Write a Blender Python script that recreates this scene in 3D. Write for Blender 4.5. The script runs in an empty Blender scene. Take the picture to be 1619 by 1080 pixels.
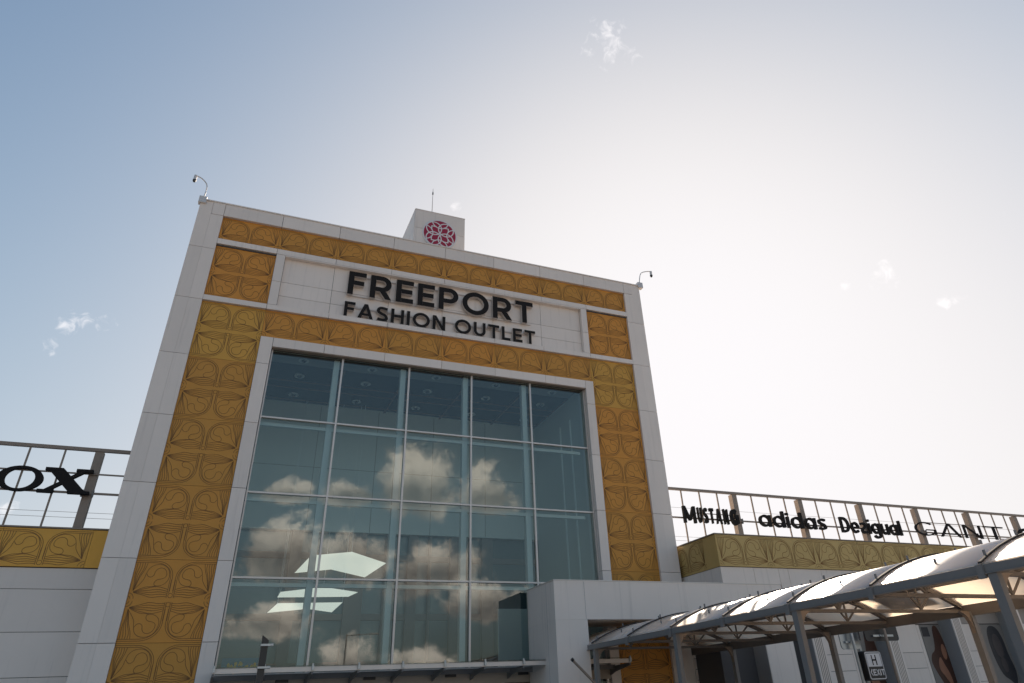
import bpy, math, random
from mathutils import Matrix, Vector
random.seed(4)
sc = bpy.context.scene
COL = sc.collection
S = 2.0                      # one facade module = 2 m; all builders work in modules
OFF = 1.65 + 5.75332*S       # height of module z=0 above the ground
GZ = -OFF/S                  # ground level in modules

# ------------------------------------------------------------------ camera
cd = bpy.data.cameras.new('camera'); cam = bpy.data.objects.new('camera', cd); COL.objects.link(cam)
RW = ((0.9181577634, -0.3936882467, -0.0446753386), (0.1757315558, 0.505687892, -0.8446290169), (0.3551122946, 0.7676518223, 0.533484712))
rx, ry_, rz_ = Vector(RW[0]), -Vector(RW[1]), -Vector(RW[2])
M = Matrix((rx, ry_, rz_)).transposed().to_4x4()
M.translation = Vector((1.03078843*S, -10.58029412*S, -5.7533235*S + OFF))
cam.matrix_world = M
cd.sensor_width = 36; cd.lens = 1074.745/1619*36
cd.shift_x = (809.5-848.659)/1619; cd.shift_y = (441.368-540)/1619
cd.clip_end = 6000; cd.clip_start = .05
sc.camera = cam

# ------------------------------------------------------------------ light
SUN_AZ, SUN_EL = 38.0, 23.5
def sun_dir():
    a, e = math.radians(SUN_AZ), math.radians(SUN_EL)
    return Vector((math.sin(a)*math.cos(e), math.cos(a)*math.cos(e), math.sin(e)))
w = bpy.data.worlds.new('World'); sc.world = w; w.use_nodes = True
NT = w.node_tree; NT.nodes.clear()
class NG:
    """small helper to write node maths"""
    def __init__(s, nt): s.nt = nt
    def n(s, t, **k):
        x = s.nt.nodes.new(t)
        for a, b in k.items(): setattr(x, a, b)
        return x
    def put(s, sock, v):
        if isinstance(v, bpy.types.NodeSocket): s.nt.links.new(v, sock)
        elif v is not None: sock.default_value = v
    def m(s, op, a, b=None, c=None, clamp=False):
        x = s.n('ShaderNodeMath', operation=op, use_clamp=clamp)
        for i, v in enumerate((a, b, c)): s.put(x.inputs[i], v)
        return x.outputs[0]
    def mix(s, f, a, b):
        x = s.n('ShaderNodeMix', data_type='RGBA'); s.put(x.inputs[0], f); s.put(x.inputs[6], a); s.put(x.inputs[7], b); return x.outputs[2]
    def ss(s, v, lo, hi, o0=0., o1=1.):
        x = s.n('ShaderNodeMapRange', interpolation_type='SMOOTHSTEP')
        for i, q in enumerate((v, lo, hi, o0, o1)): s.put(x.inputs[i], q)
        return x.outputs[0]
    def noise(s, vec, scale, detail=6, rough=.55, dist=0.):
        x = s.n('ShaderNodeTexNoise'); s.put(x.inputs['Vector'], vec)
        x.inputs['Scale'].default_value = scale; x.inputs['Detail'].default_value = detail
        x.inputs['Roughness'].default_value = rough; x.inputs['Distortion'].default_value = dist
        return x.outputs[0]
g = NG(NT)
sky = g.n('ShaderNodeTexSky', sky_type='NISHITA')
sky.sun_disc = False; sky.sun_elevation = math.radians(SUN_EL); sky.sun_rotation = math.radians(SUN_AZ)
sky.altitude = 150; sky.air_density = 1.0; sky.dust_density = 3.3; sky.ozone_density = 1.3
tc = g.n('ShaderNodeTexCoord'); sep = g.n('ShaderNodeSeparateXYZ'); NT.links.new(tc.outputs['Generated'], sep.inputs[0])
X, Y, Z = sep.outputs
D2 = 57.29578
el = g.m('MULTIPLY', g.m('ARCSINE', Z), D2)
azf = g.m('MULTIPLY', g.m('ARCTAN2', X, Y), D2)                       # azimuth measured from +Y (in front)
azb = g.m('MULTIPLY', g.m('ARCTAN2', X, g.m('MULTIPLY', Y, -1.)), D2) # azimuth measured from -Y (behind)
vec = tc.outputs['Generated']
big = g.noise(vec, 6, 5, .6, .4); fine = g.noise(vec, 17, 9, .66, .3); vfine = g.noise(vec, 60, 6, .6, .6)
warp = g.m('MULTIPLY_ADD', big, 4.5, g.m('MULTIPLY_ADD', fine, 6.5, g.m('MULTIPLY_ADD', vfine, 1.2, -6.1)))
def blob(az, a0, e0, sa, up, dn):
    da = g.m('DIVIDE', g.m('SUBTRACT', az, a0), sa)
    de = g.m('SUBTRACT', el, e0)
    q = g.m('MAXIMUM', g.m('DIVIDE', de, up), g.m('DIVIDE', de, -dn))
    return g.m('SUBTRACT', 1., g.m('SQRT', g.m('ADD', g.m('MULTIPLY', da, da), g.m('MULTIPLY', q, q))))
# cumulus bank behind the photographer (seen mirrored in the window wall)
back = None; updn = None
for a0, e0, sa, up, dn in [(13.6, 14.8, 3.2, 3.0, 1.8), (19.8, 14.4, 2.6, 2.5, 1.3), (3.6, 14.8, 2.2, 1.2, .8), (8.6, 14.8, 2.2, 1.2, .8),
                           (3.8, 10.8, 4.0, 2.9, 2.6), (9.6, 10.4, 3.8, 2.3, 2.0), (15.0, 9.2, 3.6, 2.4, 2.0), (19.5, 6.6, 3.2, 2.0, 1.2),
                           (4.6, 5.6, 3.4, 1.7, 1.0), (9.7, 3.1, 2.6, 1.9, 1.2), (15.0, 2.6, 3.0, 1.3, 1.2),
                           (-9, 12, 8, 6, 3), (-28, 9, 9, 6, 3), (43, 10, 9, 5, 3), (56, 8, 10, 5, 3), (-52, 11, 10, 6, 3)]:
    b_ = blob(azb, a0, e0, sa, up, dn)
    back = b_ if back is None else g.m('MAXIMUM', back, b_)
    u_ = g.m('MULTIPLY', g.ss(b_, -.4, .3), g.m('DIVIDE', g.m('SUBTRACT', el, e0), up))
    updn = u_ if updn is None else g.m('MAXIMUM', updn, u_)
dens = g.m('MULTIPLY_ADD', warp, .42, back)
cl_b = g.ss(dens, .04, .62)
lit = g.ss(g.m('MULTIPLY_ADD', g.m('SUBTRACT', fine, .5), 2.4, g.m('MULTIPLY_ADD', updn, 1.0, g.m('MULTIPLY', dens, -.25))), -.45, .75)
# a few torn wisps in front
front = None
for a0, e0, sa, up in [(-13.0, 25.2, 1.2, .7), (-13.9, 24.5, .8, .45), (-14.6, 22.9, .6, .6), (35.6, 50.4, 2.2, 1.6), (55.8, 27.5, .9, 1.0),
                       (59.0, 24.1, 1.1, .5), (52.4, 27.2, .4, .6), (16.5, 38.3, .7, .4), (-13.8, 12.4, .7, .7)]:
    b_ = blob(azf, a0, e0, sa*1.35, up*1.35, up*1.35)
    front = b_ if front is None else g.m('MAXIMUM', front, b_)
cl_f = g.m('MULTIPLY', g.ss(g.m('MULTIPLY_ADD', g.m('SUBTRACT', vfine, .5), 4.0, front), .20, 1.5), .5)
# highlight roll-off of the whole sky: L -> L*a/(1+L*b)
sr = g.n('ShaderNodeSeparateColor'); NT.links.new(sky.outputs[0], sr.inputs[0]); cc = g.n('ShaderNodeCombineColor')
for i in range(3):
    L_ = g.m('POWER', g.m('MULTIPLY', sr.outputs[i], .1*(.915, 1.0, 1.0)[i]), 1.4)
    g.put(cc.inputs[i], g.m('DIVIDE', g.m('MULTIPLY', L_, 5.1/.215*(1.01, .985, 1.01)[i]), g.m('MULTIPLY_ADD', L_, 5.6, 1.)))
ccol = g.mix(lit, (2.2, 1.95, 1.85, 1), (11.5, 9.9, 8.6, 1))
c1 = g.mix(cl_b, cc.outputs[0], ccol)
c2 = g.mix(cl_f, c1, (5.3, 5.1, 5.1, 1))
bg = g.n('ShaderNodeBackground'); bg.inputs[1].default_value = .118
NT.links.new(c2, bg.inputs[0])
wo = g.n('ShaderNodeOutputWorld'); NT.links.new(bg.outputs[0], wo.inputs[0])
ld = bpy.data.lights.new('sun', 'SUN'); ld.energy = 5.0; ld.angle = math.radians(.53); ld.color = (1, .86, .70)
lo = bpy.data.objects.new('sun', ld); COL.objects.link(lo); lo.rotation_euler = (-sun_dir()).to_track_quat('-Z', 'Y').to_euler()
lo.location = (40, 40, 60)
sc.view_settings.view_transform = 'Standard'; sc.view_settings.look = 'None'
sc.view_settings.exposure = 1.0; sc.view_settings.gamma = 1; sc.view_settings.use_curve_mapping = False
sc.render.engine = 'CYCLES'
sc.cycles.max_bounces = 10; sc.cycles.transparent_max_bounces = 12; sc.cycles.glossy_bounces = 4; sc.cycles.transmission_bounces = 6
sc.cycles.sample_clamp_indirect = 6; sc.cycles.caustics_reflective = False; sc.cycles.caustics_refractive = False

# ------------------------------------------------------------------ materials
def mat(name, col, rough=.5, metal=0., var=0., noise=0., nscale=3., bump=0., bscale=40., spec=.5, streak=0., coat=0., transl=0., emis=None, hue2=None, tcol=None, coatr=.12):
    m = bpy.data.materials.new(name); m.use_nodes = True; nt = m.node_tree
    q = NG(nt); b = nt.nodes['Principled BSDF']; out = nt.nodes['Material Output']
    b.inputs['Roughness'].default_value = rough; b.inputs['Metallic'].default_value = metal
    b.inputs['Specular IOR Level'].default_value = spec
    b.inputs['Coat Weight'].default_value = coat; b.inputs['Coat Roughness'].default_value = coatr
    c = tuple(col) + (1,)
    tcn = q.n('ShaderNodeTexCoord'); P = tcn.outputs['Object']
    geo = q.n('ShaderNodeNewGeometry'); PW = geo.outputs['Position']
    src = None
    if var or noise or streak or hue2:
        src = c
        if hue2:
            oi = q.n('ShaderNodeObjectInfo'); src = q.mix(q.m('MULTIPLY', oi.outputs['Random'], 1.), c, tuple(hue2)+(1,))
        k = 1.
        fac = None
        if var:
            oi = q.n('ShaderNodeObjectInfo'); fac = q.m('MULTIPLY_ADD', oi.outputs['Random'], var*2, 1-var)
        if noise:
            nz = q.noise(PW, nscale, 8, .65); f2 = q.m('MULTIPLY_ADD', nz, noise*2, 1-noise)
            fac = f2 if fac is None else q.m('MULTIPLY', fac, f2)
        if streak:
            mp = q.n('ShaderNodeMapping'); nt.links.new(PW, mp.inputs[0]); mp.inputs['Scale'].default_value = (4., 4., .22)
            nz = q.noise(mp.outputs[0], 1.6, 6, .6); f3 = q.ss(nz, .52, .8, 1., 1-streak)
            fac = f3 if fac is None else q.m('MULTIPLY', fac, f3)
        if fac is not None:
            vm = q.n('ShaderNodeVectorMath', operation='SCALE'); q.put(vm.inputs[0], src if isinstance(src, bpy.types.NodeSocket) else c[:3])
            q.put(vm.inputs['Scale'], fac); src = vm.outputs[0]
        q.put(b.inputs['Base Color'], src)
        rr = q.m('MULTIPLY_ADD', q.noise(PW, nscale*2.3, 5, .6), .22, rough-.11, clamp=True); q.put(b.inputs['Roughness'], rr)
    else: b.inputs['Base Color'].default_value = c
    if bump:
        bp = q.n('ShaderNodeBump'); bp.inputs['Strength'].default_value = bump; bp.inputs['Distance'].default_value = .01
        q.put(bp.inputs['Height'], q.noise(PW, bscale, 5, .6)); nt.links.new(bp.outputs[0], b.inputs['Normal'])
    if emis:
        b.inputs['Emission Color'].default_value = tuple(emis[0])+(1,); b.inputs['Emission Strength'].default_value = emis[1]
    if transl:
        tr = q.n('ShaderNodeBsdfTranslucent'); tr.inputs[0].default_value = tuple(tcol)+(1,)
        mx = q.n('ShaderNodeAddShader')
        nt.links.new(b.outputs[0], mx.inputs[0]); nt.links.new(tr.outputs[0], mx.inputs[1]); nt.links.new(mx.outputs[0], out.inputs[0])
    return m
def glass_mat(name, tint, refl, rough=.0, wave=0.):
    m = bpy.data.materials.new(name); m.use_nodes = True; nt = m.node_tree; nt.nodes.clear(); q = NG(nt)
    t = q.n('ShaderNodeBsdfTransparent'); t.inputs[0].default_value = tuple(tint)+(1,)
    gl = q.n('ShaderNodeBsdfGlossy'); gl.inputs['Roughness'].default_value = rough; gl.inputs[0].default_value = (.98, .96, .91, 1)
    fr = q.n('ShaderNodeFresnel'); fr.inputs[0].default_value = 1.5
    f = q.m('MULTIPLY_ADD', fr.outputs[0], .8, refl, clamp=True)
    mx = q.n('ShaderNodeMixShader'); q.put(mx.inputs[0], f)
    if wave:
        geo = q.n('ShaderNodeNewGeometry'); bp = q.n('ShaderNodeBump'); bp.inputs['Strength'].default_value = wave; bp.inputs['Distance'].default_value = .02
        q.put(bp.inputs['Height'], q.noise(geo.outputs['Position'], .6, 1, .4)); nt.links.new(bp.outputs[0], gl.inputs['Normal'])
    nt.links.new(t.outputs[0], mx.inputs[1]); nt.links.new(gl.outputs[0], mx.inputs[2])
    o = q.n('ShaderNodeOutputMaterial'); nt.links.new(mx.outputs[0], o.inputs[0])
    return m
M_ = {}
M_['white'] = mat('white_cladding', (.80, .715, .65), .48, var=.05, noise=.07, nscale=.8, streak=.16)
M_['joint'] = mat('joint_backing', (.09, .085, .085), .8)
M_['gold'] = mat('gold_panel_metal', (.60, .285, .045), .5, metal=.12, var=.08, noise=.12, nscale=1.3, hue2=(.60, .25, .034))
M_['olive'] = mat('olive_gold_panel_metal', (.64, .33, .05), .46, metal=.15, var=.06, noise=.12, nscale=1.3)
M_['khaki'] = mat('khaki_gold_panel_metal', (.52, .365, .135), .46, metal=.15, var=.06, noise=.10, nscale=1.3)
M_['amber'] = mat('amber_panel_metal', (.62, .32, .045), .4, metal=.3, noise=.08)
M_['groove'] = mat('groove_line_brown', (.20, .095, .022), .5, metal=.2)
M_['alu'] = mat('window_aluminium', (.66, .61, .57), .35, metal=.3, noise=.05, nscale=2)
M_['alui'] = mat('inner_aluminium', (.82, .85, .85), .45)
M_['glass'] = glass_mat('window_glass', (.86, .93, .93), .03, wave=.02)
M_['clear'] = glass_mat('clear_glass', (.90, .95, .94), .03)
M_['dark'] = mat('sign_letter_black', (.022, .020, .020), .85, noise=.2, spec=.15)
M_['ret'] = mat('letter_side_grey', (.55, .49, .45), .5)
M_['steel'] = mat('grey_steel_paint', (.21, .20, .195), .6, metal=.0, spec=.3, noise=.08)
M_['truss'] = mat('truss_brown_steel', (.15, .135, .125), .7, noise=.1, spec=.25)
M_['rust'] = mat('warm_grey_steel', (.27, .215, .175), .5, metal=.2, noise=.1)
M_['black'] = mat('black_plastic', (.02, .02, .022), .4)
M_['galv'] = mat('galvanised_steel', (.42, .45, .47), .35, metal=.8, noise=.15, nscale=12)
M_['poly'] = mat('milky_roof_sheet', (.30, .28, .265), .5, noise=.14, nscale=2.5, transl=1., spec=.8, coat=1.0, coatr=.36, tcol=(.68, .61, .53))
M_['roofgrey'] = mat('roof_membrane', (.35, .35, .35), .9, noise=.1)
M_['crimson'] = mat('crimson_emblem', (.34, .012, .045), .45)
M_['logo'] = mat('emblem_white', (.72, .70, .70), .45)
M_['wall'] = mat('hall_wall_paint', (.74, .77, .76), .8, noise=.03)
M_['ceil'] = mat('hall_ceiling_dark', (.085, .08, .08), .8, noise=.15, nscale=1.5)
M_['coffer'] = mat('hall_ceiling_strip', (.34, .34, .34), .8)
M_['beam'] = mat('ceiling_beam_brown', (.26, .16, .12), .7)
M_['ring'] = mat('lamp_ring_grey', (.7, .7, .7), .5)
M_['bglass'] = mat('rear_glazing_dark', (.08, .125, .145), .15, spec=.6)
M_['post'] = mat('rear_post_dark', (.17, .145, .135), .6)
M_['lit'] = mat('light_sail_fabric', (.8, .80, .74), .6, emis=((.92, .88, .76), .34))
M_['beige'] = mat('entrance_fascia_beige', (.42, .35, .28), .5, noise=.06)
M_['floor'] = mat('hall_floor', (.30, .29, .27), .35)
M_['pave'] = mat('plaza_paving', (.42, .37, .32), .85, noise=.18, nscale=.6, bump=.3, bscale=14)
M_['asph'] = mat('asphalt', (.055, .053, .052), .9, noise=.2, nscale=.5, bump=.5, bscale=25)
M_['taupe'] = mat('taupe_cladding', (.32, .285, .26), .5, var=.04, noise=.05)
M_['greyc'] = mat('pilaster_shade_joint_grey', (.27, .27, .275), .55, noise=.05)  # grey puts shade into the pilaster sides; plain colour on the portal joints
M_['skin'] = mat('print_skin', (.30, .14, .085), .5, noise=.25, nscale=3)
M_['hair'] = mat('print_hair_brown', (.06, .022, .012), .5, noise=.5, nscale=5)
M_['hairb'] = mat('print_hair_black', (.025, .025, .03), .5, noise=.5, nscale=5)
M_['print'] = mat('print_pale', (.20, .185, .17), .5, noise=.25, nscale=2)
M_['printd'] = mat('print_dark_face', (.06, .05, .05), .5, noise=.4, nscale=3)
M_['yellow'] = mat('print_yellow', (.75, .42, .03), .5, noise=.3, nscale=6)
M_['blue'] = mat('print_blue', (.02, .16, .26), .5, noise=.3, nscale=4)
M_['leaf'] = mat('foliage', (.05, .08, .03), .8, var=.3)
M_['bark'] = mat('bark', (.10, .07, .05), .9)
M_['shop'] = mat('shop_interior_warm', (.30, .22, .14), .7, noise=.3, nscale=2)

# ------------------------------------------------------------------ mesh helpers (module units)
class MB:
    def __init__(s): s.v = []; s.f = []; s.mi = []
    def face(s, idx, mi=0): s.f.append(idx); s.mi.append(mi)
    def box(s, x0, x1, y0, y1, z0, z1, mi=0):
        n = len(s.v)
        s.v += [(x, y, z) for z in (z0, z1) for y in (y0, y1) for x in (x0, x1)]
        for q in ((0, 2, 3, 1), (4, 5, 7, 6), (0, 1, 5, 4), (2, 6, 7, 3), (0, 4, 6, 2), (1, 3, 7, 5)): s.face(tuple(n+i for i in q), mi)
        return s
    def prism(s, pts, axis, a, b, mi=0):
        """extrude polygon pts (2D) along axis from a to b"""
        n = len(s.v); k = len(pts)
        for t in (a, b):
            for p, q in pts: s.v.append({'x': (t, p, q), 'y': (p, t, q), 'z': (p, q, t)}[axis])
        s.face(tuple(n+i for i in range(k)), mi); s.face(tuple(n+k+i for i in reversed(range(k))), mi)
        for i in range(k): s.face((n+i, n+k+i, n+k+(i+1) % k, n+(i+1) % k), mi)
        return s
    def tube(s, pts, r, n=8, r1=None, mi=0):
        pts = [Vector(p) for p in pts]; base = len(s.v); L = len(pts)
        for i, p in enumerate(pts):
            t = (pts[min(i+1, L-1)]-pts[max(i-1, 0)]).normalized()
            u = t.cross(Vector((0, 0, 1)));
            if u.length < 1e-3: u = t.cross(Vector((1, 0, 0)))
            u.normalize(); v = t.cross(u)
            rr = r if r1 is None else r+(r1-r)*i/(L-1)
            for k in range(n):
                a = 2*math.pi*(k+.5)/n; s.v.append(tuple(p+u*math.cos(a)*rr+v*math.sin(a)*rr))
        for i in range(L-1):
            for k in range(n): s.face((base+i*n+k, base+i*n+(k+1) % n, base+(i+1)*n+(k+1) % n, base+(i+1)*n+k), mi)
        s.face(tuple(base+k for k in reversed(range(n))), mi); s.face(tuple(base+(L-1)*n+k for k in range(n)), mi)
        return s
    def bar(s, a, b, wx, h, mi=0):
        return s.tube([a, b], max(wx, h)*.7071, 4, mi=mi)
    def strip(s, L, R, y0, y1, closed=False, mi=0, ms=None):
        """flat ribbon in the xz plane given by left/right edges, front at y0, back at y1"""
        ms = mi if ms is None else ms
        n = len(s.v); k = len(L)
        for y in (y0, y1):
            for a in L: s.v.append((a[0], y, a[1]))
            for a in R: s.v.append((a[0], y, a[1]))
        m = k if closed else k-1
        for i in range(m):
            j = (i+1) % k
            s.face((n+i, n+j, n+k+j, n+k+i), mi); s.face((n+2*k+i, n+3*k+i, n+3*k+j, n+2*k+j), ms)
            s.face((n+i, n+2*k+i, n+2*k+j, n+j), ms); s.face((n+k+i, n+k+j, n+3*k+j, n+3*k+i), ms)
        if not closed:
            s.face((n, n+k, n+3*k, n+2*k), ms); s.face((n+k-1, n+3*k-1, n+4*k-1, n+2*k-1), ms)
        return s
    def mesh(s, name, mats):
        me = bpy.data.meshes.new(name); me.from_pydata([(x*S, y*S, z*S) for x, y, z in s.v], [], s.f)
        for m in (mats if isinstance(mats, (list, tuple)) else [mats]): me.materials.append(m)
        if any(s.mi): me.polygons.foreach_set('material_index', s.mi)
        me.update(); return me
def offset_ribbon(pts, wd, closed=False):
    L, R = [], []; n = len(pts)
    for i in range(n):
        a = pts[(i-1) % n] if closed or i else pts[0]; b = pts[(i+1) % n] if closed or i < n-1 else pts[-1]
        dx, dy = b[0]-a[0], b[1]-a[1]; l = math.hypot(dx, dy) or 1; nx, ny = -dy/l*wd/2, dx/l*wd/2
        L.append((pts[i][0]+nx, pts[i][1]+ny)); R.append((pts[i][0]-nx, pts[i][1]-ny))
    return L, R
def spline(p, seg=6, closed=False):
    n = len(p); out = []
    for i in range(n if closed else n-1):
        q = [p[(i+k) % n] if closed else p[min(max(i+k, 0), n-1)] for k in (-1, 0, 1, 2)]
        for t in range(seg):
            t /= seg
            out.append(tuple(.5*((2*q[1][d])+(-q[0][d]+q[2][d])*t+(2*q[0][d]-5*q[1][d]+4*q[2][d]-q[3][d])*t*t+(-q[0][d]+3*q[1][d]-3*q[2][d]+q[3][d])*t**3) for d in (0, 1)))
    if not closed: out.append(p[-1])
    return out

BASE = {}
def thing(name, label, cat, base, group=None, kind=None):
    o = bpy.data.objects.new(name, None); COL.objects.link(o); o.empty_display_size = .3
    o.location = (base[0]*S, base[1]*S, base[2]*S+OFF); BASE[o.name] = Vector(base)
    o['label'] = label; o['category'] = cat
    if group: o['group'] = group
    if kind: o['kind'] = kind
    return o
def part(name, mesh, parent, at=(0, 0, 0), label=None, kind=None):
    """mesh data placed at module position `at` (world), as a child of parent"""
    o = bpy.data.objects.new(name, mesh); COL.objects.link(o)
    BASE[o.name] = Vector(at)
    o.parent = parent
    o.location = (Vector(at)-BASE[parent.name])*S
    if label: o['label'] = label
    if kind: o['kind'] = kind
    return o
def solo(name, mesh, label=None, cat=None, at=(0, 0, 0), kind=None, group=None):
    o = bpy.data.objects.new(name, mesh); COL.objects.link(o); BASE[o.name] = Vector(at)
    o.location = (at[0]*S, at[1]*S, at[2]*S+OFF)
    for k, v in (('label', label), ('category', cat), ('kind', kind), ('group', group)):
        if v: o[k] = v
    return o
_cache = {}
def boxmesh(dx, dy, dz, m, name='box'):
    k = (round(dx, 3), round(dy, 3), round(dz, 3), m.name)
    if k not in _cache: _cache[k] = MB().box(0, dx, 0, dy, 0, dz).mesh(name, m)
    return _cache[k]
def pbox(name, parent, m, x0, x1, y0, y1, z0, z1, **k):
    return part(name, boxmesh(x1-x0, y1-y0, z1-z0, m, name), parent, (x0, y0, z0), **k)
GAP = .0065
def clad(parent, xs, zs, y, m=None, th=.02, name='cladding_panel', gx=None):
    gx = GAP if gx is None else gx
    m = m or M_['white']
    for a, b in zip(xs, xs[1:]):
        for c, d in zip(zs, zs[1:]):
            pbox(name, parent, m, a+gx/2, b-gx/2, y, y+th, c+GAP/2, d-GAP/2)

# ------------------------------------------------------------------ ground
solo('ground', MB().box(-900, 900, -900, 900, GZ-.25, GZ-.004).mesh('ground', M_['asph']), kind='structure')
solo('pavement', MB().box(-40, 44, -42, 10, GZ-.2, GZ).mesh('pavement', M_['pave']), kind='structure')

# ------------------------------------------------------------------ ornament (incised art nouveau lines)
H = .971
def quadrant():
    """lines of one motif, unit square; hub at lower left, pendulum on the right edge"""
    L = []
    A_ = [k*math.pi/16 for k in range(1, 9)]
    L.append([(.0, .975), (.5, .975)] + [(.5+.46*math.sin(a), .56+.415*math.cos(a)) for a in A_] + [(.96, .20)])
    L.append([(.0, .93), (.5, .93)] + [(.5+.415*math.sin(a), .56+.37*math.cos(a)) for a in A_] + [(.915, .03)])
    L.append(spline([(.085, .21), (.16, .31), (.22, .39), (.28, .50), (.31, .64), (.36, .78), (.48, .87), (.66, .88), (.81, .79), (.875, .63), (.87, .50), (.81, .40), (.71, .345), (.60, .335), (.55, .37), (.555, .44),
                     (.61, .495), (.70, .515), (.785, .56), (.805, .65), (.75, .76), (.65, .80), (.56, .765), (.515, .69), (.50, .61), (.44, .56), (.37, .575), (.325, .64)], 3))
    L.append(spline([(.10, .18), (.22, .245), (.36, .30), (.50, .315), (.60, .33)], 3))
    for i, (tx, wv, bow) in enumerate([(.035, .012, .0), (.09, .022, .01), (.15, .024, .02), (.215, .022, .03), (.29, .012, .01)]):
        p = []
        for k in range(9):
            t = k/8; p.append((.085+(tx-.085)*t**1.1 + wv*math.sin(t*8.0+.35*i)*min(1, t*2) + bow*math.sin(t*math.pi), .21+(.925-.21)*t))
        L.append(spline(p, 3))
    for i, ty in enumerate([.055, .105, .155, .205, .26]):
        p = []
        for k in range(10):
            t = k/9; p.append((.105+(.91-.105)*t, .165+(ty-.165)*min(1, t*1.9)**.8 + .014*math.sin(t*9+.35*i)*min(1, t*2) + .012*i*math.sin(t*math.pi)))
        L.append(spline(p, 3))
    for r in (.135, .06): L.append([(r*math.cos(a), .01+r*1.05*math.sin(a)) for a in [k*math.pi/16 for k in range(9)]])
    return L
QL = quadrant()
def ornament(wd, ht, full=True, lw=.0062):
    """mesh of raised lines for a panel wd x ht; full = 2x2 motifs, else the upper two"""
    b = MB(); m = .012
    def emit(pts):
        L, R = offset_ribbon(pts, lw); n = len(b.v); k = len(L)
        # shallow relief: flat top plus sloping flanks
        for a in L: b.v.append((a[0], -.0015, a[1]))
        for a in R: b.v.append((a[0], -.0015, a[1]))
        for i in range(k-1): b.face((n+i, n+i+1, n+k+i+1, n+k+i))
    hw = wd/2; rows = [(ht/2, ht, 1)] + [(ht/2, 0, -1)] if full else [(0, ht, 1)]
    for y0, y1, sg in rows:
        for side in (0, 1):
            for ln in QL:
                pts = [((x*hw if side == 0 else wd-x*hw), y0+(y1-y0)*(.02+y*.96)) for x, y in ln]
                emit(pts)
        r = .055*hw; cy = y0+(y1-y0)*.11
        emit([(hw+r*math.cos(a), cy+r*math.sin(a)) for a in [k*math.pi/6 for k in range(13)]])
        emit([(hw+r*.9, cy+r), (hw+r*.9, y0+(y1-y0)*.5)]); emit([(hw-r*.9, cy+r), (hw-r*.9, y0+(y1-y0)*.5)])
    return b.mesh('panel_ornament', M_['groove'])
_orn = {}
def gold(parent, x0, x1, z0, z1, y, full=True, m=None, rot=None):
    k = (round(x1-x0, 2), round(z1-z0, 2), full)
    if k not in _orn: _orn[k] = ornament(x1-x0-.004, z1-z0-.004, full)
    p = pbox('gold_panel', parent, m or M_['gold'], x0+.002, x1-.002, y, y+.015, z0+.002, z1-.002)
    part('panel_ornament', _orn[k], p, (x0+.002, y-.001, z0+.002))
    return p

# ------------------------------------------------------------------ the tower
tower = thing('entrance_tower', 'tall white clad entrance tower with gold ornament panels and a big window wall', 'building', (4, 3, GZ))
XL, XR = -.36, 8.36; TOP = 1.92; DEP = 7.0
# carcass behind the cladding (dark, shows in the joints)
for nm, x0, x1, z0, z1 in (('wall', XL+.01, 1.19, GZ, TOP-.01), ('wall', 6.835, XR-.01, GZ, TOP-.01), ('wall', 1.19, 6.835, -.655, TOP-.01), ('wall', 1.19, 6.835, GZ+1.35, -5.25)):
    pbox(nm, tower, M_['joint'], x0, x1, .10, .30, z0, z1)
pbox('wall', tower, M_['white'], XL+.002, XL+.05, .301, DEP, GZ, TOP-.02)
pbox('wall', tower, M_['white'], XR-.05, XR-.002, .301, DEP, GZ, TOP-.02)
pbox('wall', tower, M_['white'], XL+.05, XR-.05, DEP-.05, DEP, GZ, TOP-.02)
pbox('roof', tower, M_['roofgrey'], XL+.05, XR-.05, .301, DEP-.05, TOP-.35, TOP-.25)
zj = [GZ, -5.83, -4.855, -3.885, -2.914, -1.942, -.971, 0.0, .971]
for a, b in ((XL, -.155), (-.155, .04)):
    clad(tower, (a, b), zj+[1.667 if a > -.2 else TOP], 0.0 if a > -.2 else .003, th=.10, gx=.0015)
for a, b in ((7.96, 8.155), (8.155, XR)):
    clad(tower, (a, b), zj+[1.667 if a < 8 else TOP], 0.0 if a < 8 else .003, th=.10, gx=.0015)
clad(tower, (-.155, .04, 1.0, 2.0, 3.0, 4.0, 5.0, 6.0, 7.0, 7.96, 8.155), (1.667, TOP), -.004, th=.104)
pbox('parapet_cap', tower, M_['white'], XL-.012, XR+.012, -.016, .20, TOP, TOP+.022)
# ledges around the sign
clad(tower, (.04, 1.0, 2.0, 3.0, 4.0, 5.0, 6.0, 7.0, 7.96), (1.095, 1.20), -.002, th=.10)
pbox('shadow_gap', tower, M_['joint'], .04, 1.0, .03, .05, 1.07, 1.095); pbox('shadow_gap', tower, M_['joint'], 7.0, 7.96, .03, .05, 1.07, 1.095)
clad(tower, (.04, 1.0, 2.0, 3.0, 4.0, 5.0, 6.0, 7.0, 7.96), (.0, .095), -.002, th=.10)
clad(tower, (1.0, 1.15), (.095, .55, 1.095), 0., th=.12)
clad(tower, (6.87, 7.0), (.095, .55, 1.095), 0., th=.12)
clad(tower, (1.15, 2.0, 3.0, 4.0, 5.0, 6.0, 6.87), (.095, .33, .60, 1.095), .085, th=.012)
pbox('soffit_lining', tower, M_['white'], 1.15, 6.87, .0, .085, 1.075, 1.094)
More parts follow.
